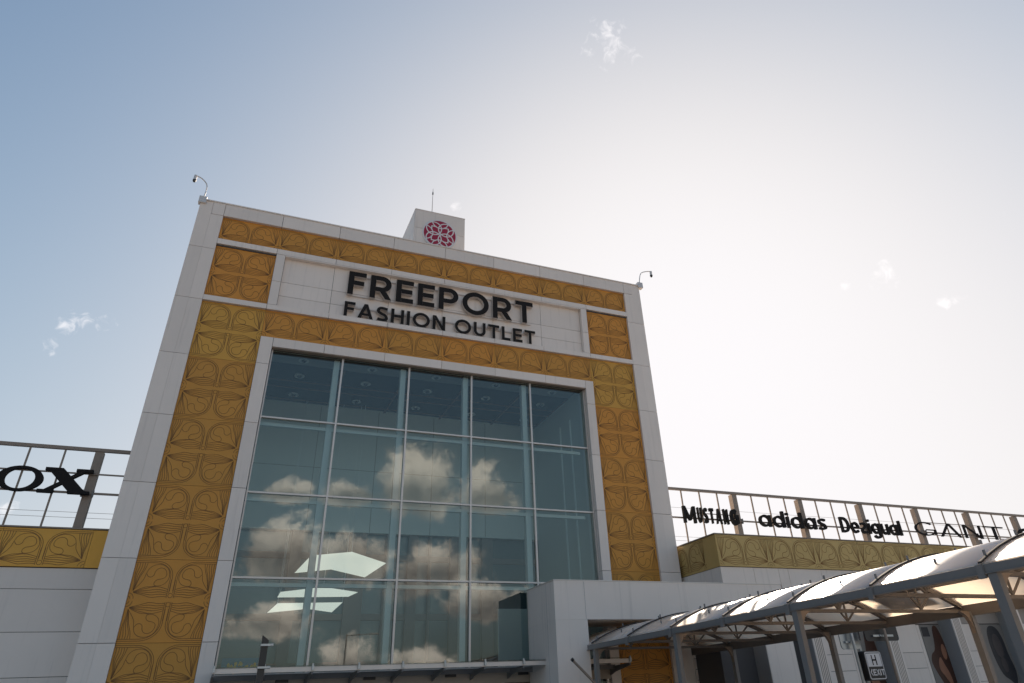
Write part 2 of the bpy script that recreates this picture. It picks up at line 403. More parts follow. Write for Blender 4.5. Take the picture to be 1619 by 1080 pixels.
# gold panels
G = .045
for k in range(8): gold(tower, max(k, .04), min(k+1, 7.96), 1.20, 1.667, G, False)
gold(tower, .04, 1.0, .095, 1.07, G, True); gold(tower, 7.0, 7.96, .095, 1.07, G, True)
for j in range(7):
    z1 = -j*H; z0 = max(z1-H, GZ)
    if z1-z0 < .5: continue
    gold(tower, .04, 1.0, z0, z1, G, True, M_['olive'] if j == 0 else None)
    gold(tower, 7.0, 7.96, z0, z1, G, True, M_['olive'] if j == 0 else None)
for k in range(1, 7): gold(tower, k, k+1, -.4855, 0, G, False)
pbox('gold_backing', tower, M_['joint'], .04, 7.96, .062, .098, 1.19, 1.667)
pbox('gold_backing', tower, M_['joint'], .04, 7.96, .062, .098, -.52, .0)
pbox('gold_backing', tower, M_['joint'], .04, 1.0, .062, .098, .0, 1.19); pbox('gold_backing', tower, M_['joint'], 7.0, 7.96, .062, .098, .0, 1.19)
pbox('gold_backing', tower, M_['joint'], .04, 1.0, .062, .098, GZ, -.52); pbox('gold_backing', tower, M_['joint'], 7.0, 7.96, .062, .098, GZ, -.52)
# white window frame
zf = [GZ, -5.83, -4.855, -3.885, -2.914, -1.942, -.971, -.50]
clad(tower, (1.0, 1.195), zf, 0., th=.10); clad(tower, (6.83, 7.0), zf, 0., th=.10)
clad(tower, (1.195, 2.0, 3.0, 4.0, 5.0, 6.0, 6.83), (-.66, -.50), 0., th=.10)
pbox('drip_edge', tower, M_['rust'], 1.195, 6.83, .02, .10, -.672, -.66)
# window wall
WX = [1.2042+1.1275*j for j in range(6)]; WX[5] = 6.828
WZ = [-.672, -1.7973, -2.9332, -4.0746, -5.215]
for j in range(5):
    for r in range(4):
        pn = pbox('window_pane', tower, M_['glass'], WX[j]+.006, WX[j+1]-.006, .127, .135, WZ[r+1]+.006, WZ[r]-.006)
        pn.rotation_euler = (math.radians(random.uniform(-.13, .13)), 0, math.radians(random.uniform(-.13, .13)))
for j in range(1, 5):
    pbox('mullion', tower, M_['alu'], WX[j]-.014, WX[j]+.014, .092, .125, WZ[4], WZ[0])
    pbox('mullion_leg', tower, M_['alui'], WX[j]-.125, WX[j]-.035, .200, .30, WZ[4], WZ[0])
for x in (WX[0]+.010, WX[5]-.010):
    pbox('mullion', tower, M_['alu'], x-.010, x+.010, .094, .124, WZ[4], WZ[0])
    pbox('mullion_leg', tower, M_['alui'], x-.012, x+.010, .140, .30, WZ[4], WZ[0])
for r in range(1, 4):
    for j in range(5):
        pbox('transom', tower, M_['alu'], WX[j]+.0145, WX[j+1]-.0145, .096, .1245, WZ[r]-.012, WZ[r]+.012)
        pbox('transom_leg', tower, M_['alui'], WX[j]-.034, WX[j+1]-.126, .21, .27, WZ[r]-.095, WZ[r]-.045)
pbox('transom', tower, M_['alu'], WX[0], WX[5], .09, .126, WZ[4]-.03, WZ[4])
# hall behind the glass
hall = tower
pbox('ceiling', hall, M_['ceil'], 1.20, 6.86, .31, 2.72, -.52, -.50)
pbox('ceiling_strip', hall, M_['coffer'], 1.20, 6.86, .31, .82, -.545, -.522)
for x in (1.9, 3.0, 4.15, 5.3, 6.3): pbox('ceiling_beam', hall, M_['beam'], x+.55, x+.585, .821, 2.7, -.56, -.522)
for y in (1.48, 1.78, 2.35): pbox('ceiling_beam', hall, M_['beam'], 1.2, 6.86, y, y+.03, -.575, -.561)
def ringmesh():
    b = MB(); n = 20
    for (r0, r1, z0, z1) in ((.045, .088, -.012, 0.),):
        o = len(b.v)
        for z in (z0, z1):
            for r in (r0, r1):
                for k in range(n): b.v.append((r*math.cos(2*math.pi*k/n), r*math.sin(2*math.pi*k/n), z))
        for k in range(n):
            j = (k+1) % n
            b.face((o+k, o+j, o+n+j, o+n+k)); b.face((o+n+k, o+n+j, o+3*n+j, o+3*n+k)); b.face((o+k, o+2*n+k, o+2*n+j, o+j))
    return b.mesh('lamp_ring', M_['ring'])
def canmesh():
    b = MB(); n = 16; o = 0
    for r, z in ((.03, -.03), (.045, 0)):
        for k in range(n): b.v.append((r*math.cos(2*math.pi*k/n), r*math.sin(2*math.pi*k/n), z))
    for k in range(n): b.face((k, (k+1) % n, n+(k+1) % n, n+k))
    b.face(tuple(range(n))); return b.mesh('lamp_core', M_['black'])
RM, CMn = ringmesh(), canmesh()
for y in (.62, 1.2, 2.085):
    for k in range(5):
        z = -.547 if y < .8 else -.58
        rl = part('ceiling_lamp', RM, hall, (1.75+k*1.165, y, z)); part('lamp_core', CMn, rl, (1.75+k*1.165, y, z-.002))
pbox('inner_wall', hall, M_['wall'], 6.86, 6.90, .31, 2.62, GZ, -.5)
pbox('inner_wall', hall, M_['wall'], 1.15, 1.198, .31, 2.62, GZ, -.5)
pbox('inner_wall', hall, M_['wall'], 1.15, 6.9, 2.60, 2.70, -2.885, -.5)
for j, x in enumerate((2.33, 3.46, 4.6, 5.72)): pbox('wall_joint', hall, M_['post'], x, x+.006, 2.594, 2.6, -2.88, -.56)
pbox('wall_joint', hall, M_['post'], 1.2, 6.86, 2.594, 2.6, -1.76, -1.754)
pbox('inner_wall', hall, M_['wall'], 5.95, 6.86, 2.55, 2.599, GZ, -4.15)  # pale piece added to lighten the dark area behind the low right panes
pbox('rear_glazing', hall, M_['bglass'], 1.2, 6.86, 2.74, 2.76, GZ, -2.88)
for x, ww in ((2.13, .19), (2.52, .04), (3.13, .31), (3.8, .04), (4.22, .18), (4.62, .04), (5.03, .17), (5.35, .04), (5.66, .22)):
    pbox('rear_post', hall, M_['post'], x, x+ww, 2.62, 2.70, GZ, -2.886)
for z in (-3.29, -4.27, -5.0): pbox('rear_beam', hall, M_['post'], 1.2, 6.86, 2.701, 2.738, z-.05, z+.05)
pbox('hall_floor', hall, M_['floor'], 1.2, 6.86, .31, 2.75, GZ, GZ+.02)
for x in (6.0, 6.45): pbox('wall_rail', hall, M_['alui'], 6.83, 6.858, x-5.2, x-5.17, -5.2, -1.0)
# lit sails hanging in the hall
def sail(pts, cam_y, label):
    b = MB(); b.prism(pts, 'y', 0, .03)
    t = thing('ceiling_sail', label, 'light panel', (pts[0][0], cam_y, pts[0][1]), 'luminous sails hung in the hall')
    part('sail_panel', MB().prism([(x-pts[0][0], z-pts[0][1]) for x, z in pts], 'y', 0, .03).mesh('sail_panel', M_['lit']), t, (pts[0][0], cam_y, pts[0][1]))
    for x, z in (pts[1], pts[2]):
        part('hanger', MB().tube([(0, .015, 0), (0, .015, -.58-z)], .004, 6).mesh('hanger', M_['alui']), t, (x, cam_y, z))
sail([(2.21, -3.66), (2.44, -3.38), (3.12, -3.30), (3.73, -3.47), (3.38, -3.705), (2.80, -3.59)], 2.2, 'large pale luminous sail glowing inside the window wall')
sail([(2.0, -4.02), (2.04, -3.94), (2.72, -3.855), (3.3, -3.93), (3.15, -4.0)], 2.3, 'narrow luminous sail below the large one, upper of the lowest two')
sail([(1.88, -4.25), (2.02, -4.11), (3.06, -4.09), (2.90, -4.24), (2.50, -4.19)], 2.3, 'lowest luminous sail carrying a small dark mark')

# flower poster standing inside, lower left pane
t = thing('flower_poster', 'small blue poster with yellow blossoms in the lowest left window pane', 'poster', (1.28, .175, -5.2))
part('poster_board', MB().box(0, .46, 0, .012, 0, .17).mesh('poster_board', M_['blue']), t, (1.28, .175, -5.2))
b = MB()
for k in range(46):
    x = random.uniform(.08, .44); z = random.uniform(.01, .12-.10*abs(x-.2)); r = random.uniform(.008, .022)
    a0 = random.random()*3; b.prism([(x+r*math.cos(a0+q), z+r*1.3*math.sin(a0+q)) for q in (0, 1.3, 2.6, 3.9, 5.2)], 'y', -.004-.0001*k, 0)
part('blossoms', b.mesh('blossoms', M_['yellow']), t, (1.28, .173, -5.2), kind='stuff')

# entrance front under the window
pbox('entrance_fascia', tower, M_['beige'], 1.2, 6.83, .02, .099, -5.42, -5.25)
for x in (1.95, 3.07, 4.2, 5.3, 6.3): pbox('air_vent', tower, M_['black'], x, x+.16, .005, .0195, -5.33, -5.29)
for x in (1.9, 2.98, 4.55, 5.3): pass
for k, (a, b_) in enumerate(((1.25, 2.3), (2.35, 3.4), (3.45, 4.5), (4.55, 5.6), (5.65, 6.78))):
    d = pbox('door', tower, M_['clear'], a, b_, .05, .06, GZ+.02, -5.45)
    for x in (a, (a+b_)/2, b_): part('door_frame', boxmesh(.03, .04, -5.42-GZ, M_['alu'], 'door_frame'), d, (x-.015, .03, GZ))
pbox('shop_back', tower, M_['shop'], 1.2, 6.85, .9, .95, GZ, -5.3)

# glass awning over the entrance
aw = thing('glass_awning', 'long flat glass awning on steel brackets over the entrance doors', 'awning', (4, 0, -5.2))
AY = -.62
part('awning_beam', MB().box(0, 5.66, 0, .04, 0, .052).mesh('awning_beam', M_['alu']), aw, (1.185, AY+.02, -5.243))
part('awning_beam', MB().box(0, 5.66, 0, .04, 0, .06).mesh('awning_beam', M_['steel']), aw, (1.185, -.12, -5.30))
bm_ = MB().prism([(0, 0), (0, -.03), (AY*-.75, -.09), (AY*-1.0, -.13), (AY*-1.0, -.02)], 'x', 0, .022).mesh('awning_bracket', M_['steel'])
clampm = MB().box(-.014, .014, -.02, .02, 0, .05).tube([(0, 0, .05), (0, 0, .075)], .014, 8).mesh('glass_clamp', M_['galv'])
gm = boxmesh(.552, .60, .008, M_['clear'], 'awning_glass')
for k in range(11):
    x = 1.19+k*.564
    part('awning_bracket', bm_, aw, (x-.011, AY+.02, -5.243)); part('glass_clamp', clampm, aw, (x, AY+.01, -5.232))
    if k < 10: part('awning_glass', gm, aw, (x+.006, AY, -5.183))

# rooftop box with the emblem
rb = thing('rooftop_box', 'white box with a crimson round emblem on top of the tower', 'roof structure', (3.98, .4, TOP))
pbox('box_body', rb, M_['joint'], 3.47, 4.50, .42, 1.48, TOP-.25, 3.02)
for a, b_ in ((1.67, 2.58), (2.58, 3.035)): pbox('cladding_panel', rb, M_['white'], 3.456, 4.512, .40, .418, a+GAP/2, b_-GAP/2)
for a, b_ in ((1.67, 2.58), (2.58, 3.035)): pbox('cladding_panel', rb, M_['white'], 3.452, 3.469, .42, 1.5, a+GAP/2, b_-GAP/2)
for a, b_ in ((1.67, 2.58), (2.58, 3.035)): pbox('cladding_panel', rb, M_['white'], 4.501, 4.516, .42, 1.5, a+GAP/2, b_-GAP/2)
pbox('box_cap', rb, M_['white'], 3.45, 4.518, .396, 1.5, 3.036, 3.052)
EX, EZ, EY = 3.978, 2.50, .40
def disc(r, y0, y1, n=48):
    return MB().prism([(r*math.cos(2*math.pi*k/n), r*math.sin(2*math.pi*k/n)) for k in range(n)], 'y', y0, y1)
em = part('emblem', disc(.365, -.02, -.001).mesh('emblem', M_['logo']), rb, (EX, EY, EZ))
part('emblem_disc', disc(.335, -.024, -.0205).mesh('emblem_disc', M_['crimson']), em, (EX, EY, EZ))
b = MB(); yy = -.026; dz = 0
def clip_ring(cx, cz, r, wd, R=.337):
    global dz
    n = 48; run = []
    pts = [(cx+r*math.cos(2*math.pi*k/n), cz+r*math.sin(2*math.pi*k/n)) for k in range(n)]
    ins = [math.hypot(*p) < R for p in pts]
    if all(ins):
        L, Rr = offset_ribbon(pts, wd, True); b.strip(L, Rr, yy-dz, -.0235, True); dz += .0003; return
    st = next(k for k in range(n) if ins[k] and not ins[k-1])
    cur = []
    for k in range(n+1):
        i = (st+k) % n
        if ins[i] and k < n: cur.append(pts[i])
        else:
            if len(cur) > 1: L, Rr = offset_ribbon(cur, wd); b.strip(L, Rr, yy-dz, -.0235); dz += .0003
            cur = []
for k in range(4):
    a = math.pi/4+k*math.pi/2; clip_ring(.178*math.cos(a), .178*math.sin(a), .158, .022)
    a = k*math.pi/2; clip_ring(.31*math.cos(a), .31*math.sin(a), .165, .020)
    a = math.pi/4+k*math.pi/2; cx, cz = .215*math.cos(a), .215*math.sin(a)
    ux, uz = math.cos(a), math.sin(a)
    pts = [(cx-.085*ux-.0*uz+.075*(-uz)-.0, cz-.085*uz+.075*ux), (cx+.0*ux, cz), (cx-.085*ux-.075*(-uz), cz-.085*uz-.075*ux)]
    pts = [(cx+.055*ux+.07*(-uz)-.09*ux, cz+.055*uz+.07*ux-.09*uz), (cx+.03*ux, cz+.03*uz), (cx-.035*ux+.07*uz, cz-.035*uz-.07*ux)]
    L, Rr = offset_ribbon(pts, .026); b.strip(L, Rr, yy-dz, -.0235); dz += .0003
part('emblem_pattern', b.mesh('emblem_pattern', M_['logo']), em, (EX, EY, EZ))
an = thing('antenna', 'thin dark lightning rod standing on the rooftop box', 'antenna', (3.855, .62, 3.05))
part('rod', MB().tube([(0, 0, 0), (0, 0, .80)], .008, 6, .004).mesh('rod', M_['steel']), an, (3.855, .62, 3.052))
part('rod_tip', MB().tube([(0, 0, 0), (0, 0, .07)], .016, 8, .010).mesh('rod_tip', M_['black']), an, (3.855, .62, 3.70))

# cctv masts on the tower corners
def cctv(x0, pts, base, label):
    t = thing('security_camera', label, 'camera', base, 'security cameras on curved masts at the tower corners')
    part('mount_box', MB().box(-.06, .06, -.05, .05, -.10, .03).mesh('mount_box', M_['alu']), t, base)
    P = [(p[0], base[1], p[1]) for p in pts]
    part('mast', MB().tube([(p[0]-base[0], 0, p[2]-base[2]) for p in P], .010, 8).mesh('mast', M_['alu']), t, base)
    ex, ez = pts[-1]
    hd = part('camera_head', MB().tube([(0, 0, 0), (0, 0, -.06), (0, 0, -.10)], .026, 12).mesh('camera_head', M_['alu']), t, (ex, base[1], ez))
    d = MB(); n = 12
    for i in range(5):
        a = i/5*math.pi/2
        for k in range(n): d.v.append((.032*math.cos(a)*math.cos(2*math.pi*k/n), .032*math.cos(a)*math.sin(2*math.pi*k/n), -.055*math.sin(a)))
    for i in range(4):
        for k in range(n): d.face((i*n+k, i*n+(k+1) % n, (i+1)*n+(k+1) % n, (i+1)*n+k))
    part('lens_dome', d.mesh('lens_dome', M_['black']), hd, (ex, base[1], ez-.10))
cctv(0, spline([(-.335, 1.95), (-.325, 2.15), (-.345, 2.28), (-.44, 2.38), (-.545, 2.42)], 5), (-.335, .02, 1.95), 'white security camera on a curved mast at the left tower corner')
cctv(0, spline([(8.40, 1.98), (8.43, 2.16), (8.49, 2.30), (8.62, 2.37), (8.75, 2.40)], 5), (8.39, .02, 1.98), 'small security camera on a curved mast at the right tower corner')

# ------------------------------------------------------------------ lettering (stroke built)
def arc(cx, cy, rx, ry, a0, a1, n=16):
    return [(cx+rx*math.cos(math.radians(a0+(a1-a0)*k/n)), cy+ry*math.sin(math.radians(a0+(a1-a0)*k/n))) for k in range(n+1)]
def glyph(c, t):
    """-> (width, components) ; cap height 1, x-height .72"""
    h = t/2; bar = lambda x0, x1, y0, y1: ('q', [(x0, y0), (x1, y0), (x1, y1), (x0, y1)])
    rib = lambda p, w_=t: ('r', p, w_)
    ring = lambda cx, cy, a, b_, tx=t, ty=t: ('o', cx, cy, a, b_, tx, ty)
    if c == 'F': return .62, [bar(0, t, 0, 1), bar(t, .62, 1-t, 1), bar(t, .56, .42, .42+t)]
    if c == 'E': return .64, [bar(0, t, 0, 1), bar(t, .64, 1-t, 1), bar(t, .60, .5-h, .5+h), bar(t, .64, 0, t)]
    if c == 'L': return .58, [bar(0, t, 0, 1), bar(t, .58, 0, t)]
    if c == 'P': return .76, [bar(0, t, 0, 1), rib([(t, 1-h), (.42, 1-h)]+arc(.42, .655, .34-h, .345-h, 85, -85)+[(.42, .31+h), (t, .31+h)])]
    if c == 'R': return .78, [bar(0, t, 0, 1), rib([(t, 1-h), (.42, 1-h)]+arc(.42, .655, .34-h, .345-h, 85, -85)+[(.42, .31+h), (t, .31+h)]), ('q', [(.56, 0), (.56+t*1.15, 0), (.36+t*1.15, .33), (.34, .33)])]
    if c == 'O': return 1.06, [ring(.53, .5, .53, .52)]
    if c == 'T': return .74, [bar(0, .74, 1-t, 1), bar(.37-h, .37+h, 0, 1-t)]
    if c == 'A': return .9, [('q', [(0, 0), (t*1.08, 0), (.45+t*.54, 1), (.45-t*.54, 1)]), ('q', [(.9-t*1.08, 0), (.9, 0), (.45+t*.54, 1), (.45-t*.54, 1)]), bar(.17, .73, .19, .19+t*.85)]
    if c == 'S': return .70, [rib(spline([(.04+h*.4, .14), (.2, h+.01), (.38, h), (.58, .13), (.61, .28), (.50, .43), (.30, .51), (.13, .62), (.11, .77), (.22, .92-h*.3), (.38, 1-h), (.54, .97-h), (.64, .86)], 4))]
    if c == 'H': return .78, [bar(0, t, 0, 1), bar(.78-t, .78, 0, 1), bar(t, .78-t, .5-h, .5+h)]
    if c == 'I': return t, [bar(0, t, 0, 1)]
    if c == 'N': return .80, [bar(0, t, 0, 1), bar(.8-t, .8, 0, 1), ('q', [(.8-t*1.15, 0), (.8-.01, 0), (t*1.15, 1), (.01, 1)])]
    if c == 'U': return .78, [rib([(h, 1), (h, .39)]+arc(.39, .39, .39-h, .39-h, 185, 355)+[(.78-h, .39), (.78-h, 1)])]
    if c == 'G': return .95, [rib(arc(.5, .5, .5-h, .5-h, 48, 318, 30)), bar(.52, .97, .40, .40+t*.8), bar(.97-t, .97, .12, .40)]
    if c == 'M': return .95, [bar(0, t, 0, 1), bar(.95-t, .95, 0, 1), ('q', [(.475-t*.45, .15), (.475+t*.45, .15), (t*1.1, 1), (.01, 1)]), ('q', [(.475-t*.45, .15), (.475+t*.45, .15), (.94, 1), (.95-t*1.1, 1)])]
    if c == 'D': return .74, [bar(0, t, 0, 1), rib([(t, 1-h), (.28, 1-h)]+arc(.28, .5, .46-h, .5-h, 85, -85)+[(.28, h), (t, h)])]
    if c == 'a': return .76, [ring(.37, .36, .37, .37), bar(.74-t, .76, 0, .72)]
    if c == 'd': return .76, [ring(.37, .36, .37, .37), bar(.74-t, .76, 0, 1.02)]
    if c == 'i': return t*1.1, [bar(0, t*1.1, 0, .70), bar(0, t*1.1, .80, .80+t)]
    if c == 'l': return t*1.1, [bar(0, t*1.1, 0, 1.0)]
    if c == 'u': return .66, [rib([(h, .72), (h, .33)]+arc(.33, .33, .33-h, .33-h, 185, 355)+[(.66-h, .33)]), bar(.66-t, .66, 0, .72)]
    if c == 'e': return .72, [rib(arc(.36, .36, .36-h, .37-h, 0, 320, 26)), bar(.08, .70, .36-h*.6, .36+h*.6)]
    if c == 's': return .56, [rib(spline([(.04, .10), (.2, h), (.34, h), (.47, .14), (.42, .30), (.28, .37), (.13, .45), (.12, .58), (.24, .72-h), (.38, .72-h), (.52, .62)], 4))]
    if c == 'z': w_, cs = glyph('s', t); return w_, [('r', [(w_-p[0], p[1]) for p in cs[0][1]], t)]   # mirrored s
    if c == 'g': return .74, [ring(.36, .37, .36, .36), bar(.72-t, .74, -.05, .72), rib(arc(.38, -.05, .36-h, .24-h, 0, -160, 12))]
    if c == 'o': return .96, [ring(.48, .36, .48, .38, .17, .07)]
    if c == 'x': return .95, [('q', [(.60, 0), (.97, 0), (.36, .72), (0, .72)]), ('q', [(-.02, 0), (.12, 0), (.90, .72), (.76, .72)]), bar(-.04, .34, .655, .745), bar(.62, .98, .655, .745), bar(-.08, .26, -.02, .07), bar(.56, 1.02, -.02, .07)]
    return .3, []
def letter_mesh(c, t, hx, hz, y0, y1, ret=None):
    wd, comps = glyph(c, t); b = MB(); e = 0
    ms = 1 if ret else 0
    for cp in comps:
        ya = y0-e*.0012; e += 1
        if cp[0] == 'q':
            q = cp[1]; q = [(x*hx, z*hz) for x, z in q]; b.strip([q[0], q[3]], [q[1], q[2]], ya, y1, False, 0, ms)
        elif cp[0] == 'r':
            L, R = offset_ribbon(cp[1], cp[2]); b.strip([(x*hx, z*hz) for x, z in L], [(x*hx, z*hz) for x, z in R], ya, y1, False, 0, ms)
        else:
            _, cx, cy, a, bb, tx, ty = cp; n = 32
            b.strip([((cx+a*math.cos(2*math.pi*k/n))*hx, (cy+bb*math.sin(2*math.pi*k/n))*hz) for k in range(n)],
                    [((cx+(a-tx)*math.cos(2*math.pi*k/n))*hx, (cy+(bb-ty)*math.sin(2*math.pi*k/n))*hz) for k in range(n)], ya, y1, True, 0, ms)
    me = b.mesh('letter', [M_['dark'], ret] if ret else M_['dark'])
    return wd*hx, me
def write(parent, text, x0, x1, zb, hz, y0, y1, t, gap=.16, ret=None, sizes=None, space=.32, zoff=None):
    gs = [(c, glyph(c, t if not sizes else sizes[i][1])) for i, c in enumerate(text)]
    tot = sum((space if c == ' ' else gg[0]*(sizes[i][0] if sizes else 1)) for i, (c, gg) in enumerate(gs)) + gap*(len(text)-1)
    hx = (x1-x0)/tot; x = x0
    for i, (c, gg) in enumerate(gs):
        if c != ' ':
            sx = sizes[i][0] if sizes else 1; sz = sizes[i][2] if sizes else 1; zo = sizes[i][3] if sizes else 0
            wd, me = letter_mesh(c, sizes[i][1] if sizes else t, hx*sx, hz*sz, y0, y1, ret)
            part('letter', me, parent, (x, 0, zb+zo*hz)); x += wd+gap*hx
        else: x += (space+gap)*hx
s1 = thing('shop_sign', 'large black raised capitals reading FREEPORT on the tower front', 'lettering', (4, .05, .53))
write(s1, 'FREEPORT', 2.25, 5.80, .535, .47, -.01, .06, .195, .16, M_['ret'])
part('letter_rail', MB().box(0, 3.5, 0, .012, 0, .012).mesh('letter_rail', M_['ret']), s1, (2.27, .062, .54)); part('letter_rail', MB().box(0, 3.4, 0, .012, 0, .012).mesh('letter_rail', M_['ret']), s1, (2.3, .062, .95))
s2 = thing('shop_sign', 'smaller black raised capitals reading FASHION OUTLET under the large word', 'lettering', (4, .05, .10))
write(s2, 'FASHION OUTLET', 2.235, 5.83, .10, .285, .0, .06, .188, .175, M_['ret'], space=.26)
part('letter_rail', MB().box(0, 3.5, 0, .012, 0, .012).mesh('letter_rail', M_['ret']), s2, (2.27, .062, .30))

# ------------------------------------------------------------------ entrance portal
po = thing('portal_frame', 'plain white boxy portal standing proud of the tower around the walkway mouth', 'portal', (7.5, -.5, GZ))
PT, PO = -4.211, -4.716
pbox('portal_leg', po, M_['white'], 5.474, 5.975, -1.0, -.01, GZ, PO)
pbox('portal_leg', po, M_['white'], 9.05, 9.60, -1.0, -.01, GZ, PO)
pbox('portal_beam', po, M_['white'], 5.474, 9.60, -1.0, -.01, PO+.001, PT)
pbox('portal_cap', po, M_['alu'], 5.468, 9.606, -1.006, -.008, PT+.001, PT+.014)
pbox('cladding_joint', po, M_['greyc'], 5.955, 5.958, -1.002, -.999, PO+.002, PT-.01); pbox('cladding_joint', po, M_['greyc'], 5.4725, 5.4735, -.72, -.716, GZ, PT-.01)
pbox('portal_reveal', po, M_['taupe'], 9.042, 9.049, -.99, -.02, GZ, PO-.001)

# rod leaning in front of the portal
rd = thing('leaning_pole', 'thin brown pole slanting in front of the portal leg', 'pole', (6.6, -2.0, GZ))
part('pole_shaft', MB().tube([(5.22-6.6, 0, -5.28-GZ), (5.60-6.6, 0, -5.62-GZ), (6.6-6.6, 0, 0)], .016, 8).mesh('pole_shaft', M_['rust']), rd, (6.6, -2.0, GZ))
part('pole_cap', MB().tube([(0, 0, 0), (-.02, 0, .022)], .02, 8).mesh('pole_cap', M_['black']), rd, (5.22, -2.0, -5.28))

# ------------------------------------------------------------------ left wing
lw = thing('left_wing', 'low white wing with a gold band left of the tower', 'building', (-5, 2, GZ))
LY = .45
pbox('wall', lw, M_['joint'], -9.2, XL, LY+.03, LY+5, GZ, -3.50)
pbox('roof', lw, M_['roofgrey'], -9.2, XL, LY+.03, LY+5, -3.499, -3.47)
clad(lw, (-8.5, -7.0, -5.5, -4.5, -3.05, -1.55, XL), (GZ, -6.13, -5.65, -5.17, -4.685, -4.20, -3.95), LY, th=.03)
for k in range(7):
    x1 = -.585-k*1.005; gold(lw, x1-1.005, x1, -3.945, -3.475, LY-.02, False, M_['olive'])
pbox('gold_panel', lw, M_['amber'], -.583, XL, LY-.02, LY-.005, -3.943, -3.477)
pbox('wall_cap', lw, M_['rust'], -9.2, XL, LY-.03, LY+.06, -3.470, -3.452)

# ------------------------------------------------------------------ right wing
rw = thing('right_wing', 'long low wing with a khaki gold band, louvred pilasters and posters right of the tower', 'building', (13, 1, GZ))
RY = -1.0; RX0 = 8.44; RX1 = 21
pbox('wall', rw, M_['joint'], RX0+.02, RX1, RY+.03, 4.0, -4.44, -3.48)
pbox('roof', rw, M_['roofgrey'], RX0+.02, RX1, RY+.03, 4.0, -3.478, -3.46)
xs = [RX0]+[9.10+.72*k for k in range(16)]
clad(rw, (RX0, 9.10, 9.615), (-4.20, -3.953), RY, th=.03)
clad(rw, [9.615]+xs[2:], (-4.45, -3.953), RY, th=.03)
for k in range(11):
    gold(rw, RX0+k*1.03, RX0+(k+1)*1.03, -3.951, -3.460, RY-.02, False, M_['khaki'])
pbox('wall_cap', rw, M_['rust'], RX0-.03, RX1, RY-.03, RY+.06, -3.457, -3.440)
# side return
sp = pbox('gold_panel', rw, M_['khaki'], RX0-.012, RX0+.004, RY-.019, .35, -3.951, -3.460)
oo = part('panel_ornament', ornament(.98, .485, False), sp, (RX0-.0135, .30, -3.949)); oo.rotation_euler = (0, 0, -math.pi/2)
for a, b_ in ((RY+.031, -.55), (-.55, -.1), (-.1, .35)): pbox('cladding_panel', rw, M_['white'], RX0, RX0+.02, a+GAP/2, b_-GAP/2, -4.45, -3.956)
pbox('wall_cap', rw, M_['rust'], RX0-.03, RX0+.06, RY+.061, .36, -3.457, -3.440)
# recessed ground floor
GY = -.72
pbox('soffit', rw, M_['white'], 9.6, RX1, RY+.031, GY+.05, -4.47, -4.441)
pbox('wall', rw, M_['joint'], 8.4, RX1, GY+.03, 4.0, GZ, -4.445)
pil = [8.37+1.66*k for k in range(8)]
for k, px in enumerate(pil):
    a = px+.20 if k else 9.6; bnd = pil[k+1] if k+1 < len(pil) else RX1
    if k == 0: continue
    po_x = bnd-.62
    clad(rw, (a, a+.12, po_x), (GZ, -5.95, -5.70, -5.46, -5.22, -4.775), GY, M_['white'], th=.03)
    clad(rw, (a, bnd), (-4.775, -4.45), GY, M_['taupe'], th=.03)
    clad(rw, (po_x, bnd), (GZ, -4.785), GY, M_['white'], th=.03)
clad(rw, (9.6, 9.70), (GZ, -4.45), GY, M_['taupe'], th=.03)
lv = boxmesh(.012, .012, 1.9, M_['rust'], 'louvre_slat')
for k, px in enumerate(pil[1:]):
    p = pbox('pilaster', rw, M_['greyc'], px-.04, px+.19, RY+.002, GY, GZ, -4.452)  # body grey holds the shade of the sides, the face is white
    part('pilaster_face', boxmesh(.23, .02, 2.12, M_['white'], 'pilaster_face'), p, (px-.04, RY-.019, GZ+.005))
    for q in range(5): part('louvre_slat', lv, p, (px-.005+q*.034, RY-.0215, GZ+.01))
for x in (9.05, 8.45): pass
# small wall bits seen through the portal
pbox('side_wall', rw, M_['white'], 8.362, 8.56, -.02, .02, GZ, -4.48)
for z in (-5.19, -5.34, -5.49): pbox('panel_joint', rw, M_['joint'], 8.365, 8.56, -.024, -.0205, z, z+.006)
pbox('side_window', rw, M_['bglass'], 8.58, 8.86, -.02, .0, GZ, -4.48)
pbox('side_window_jamb', rw, M_['white'], 8.87, 8.97, -.06, .0, GZ, -4.48)
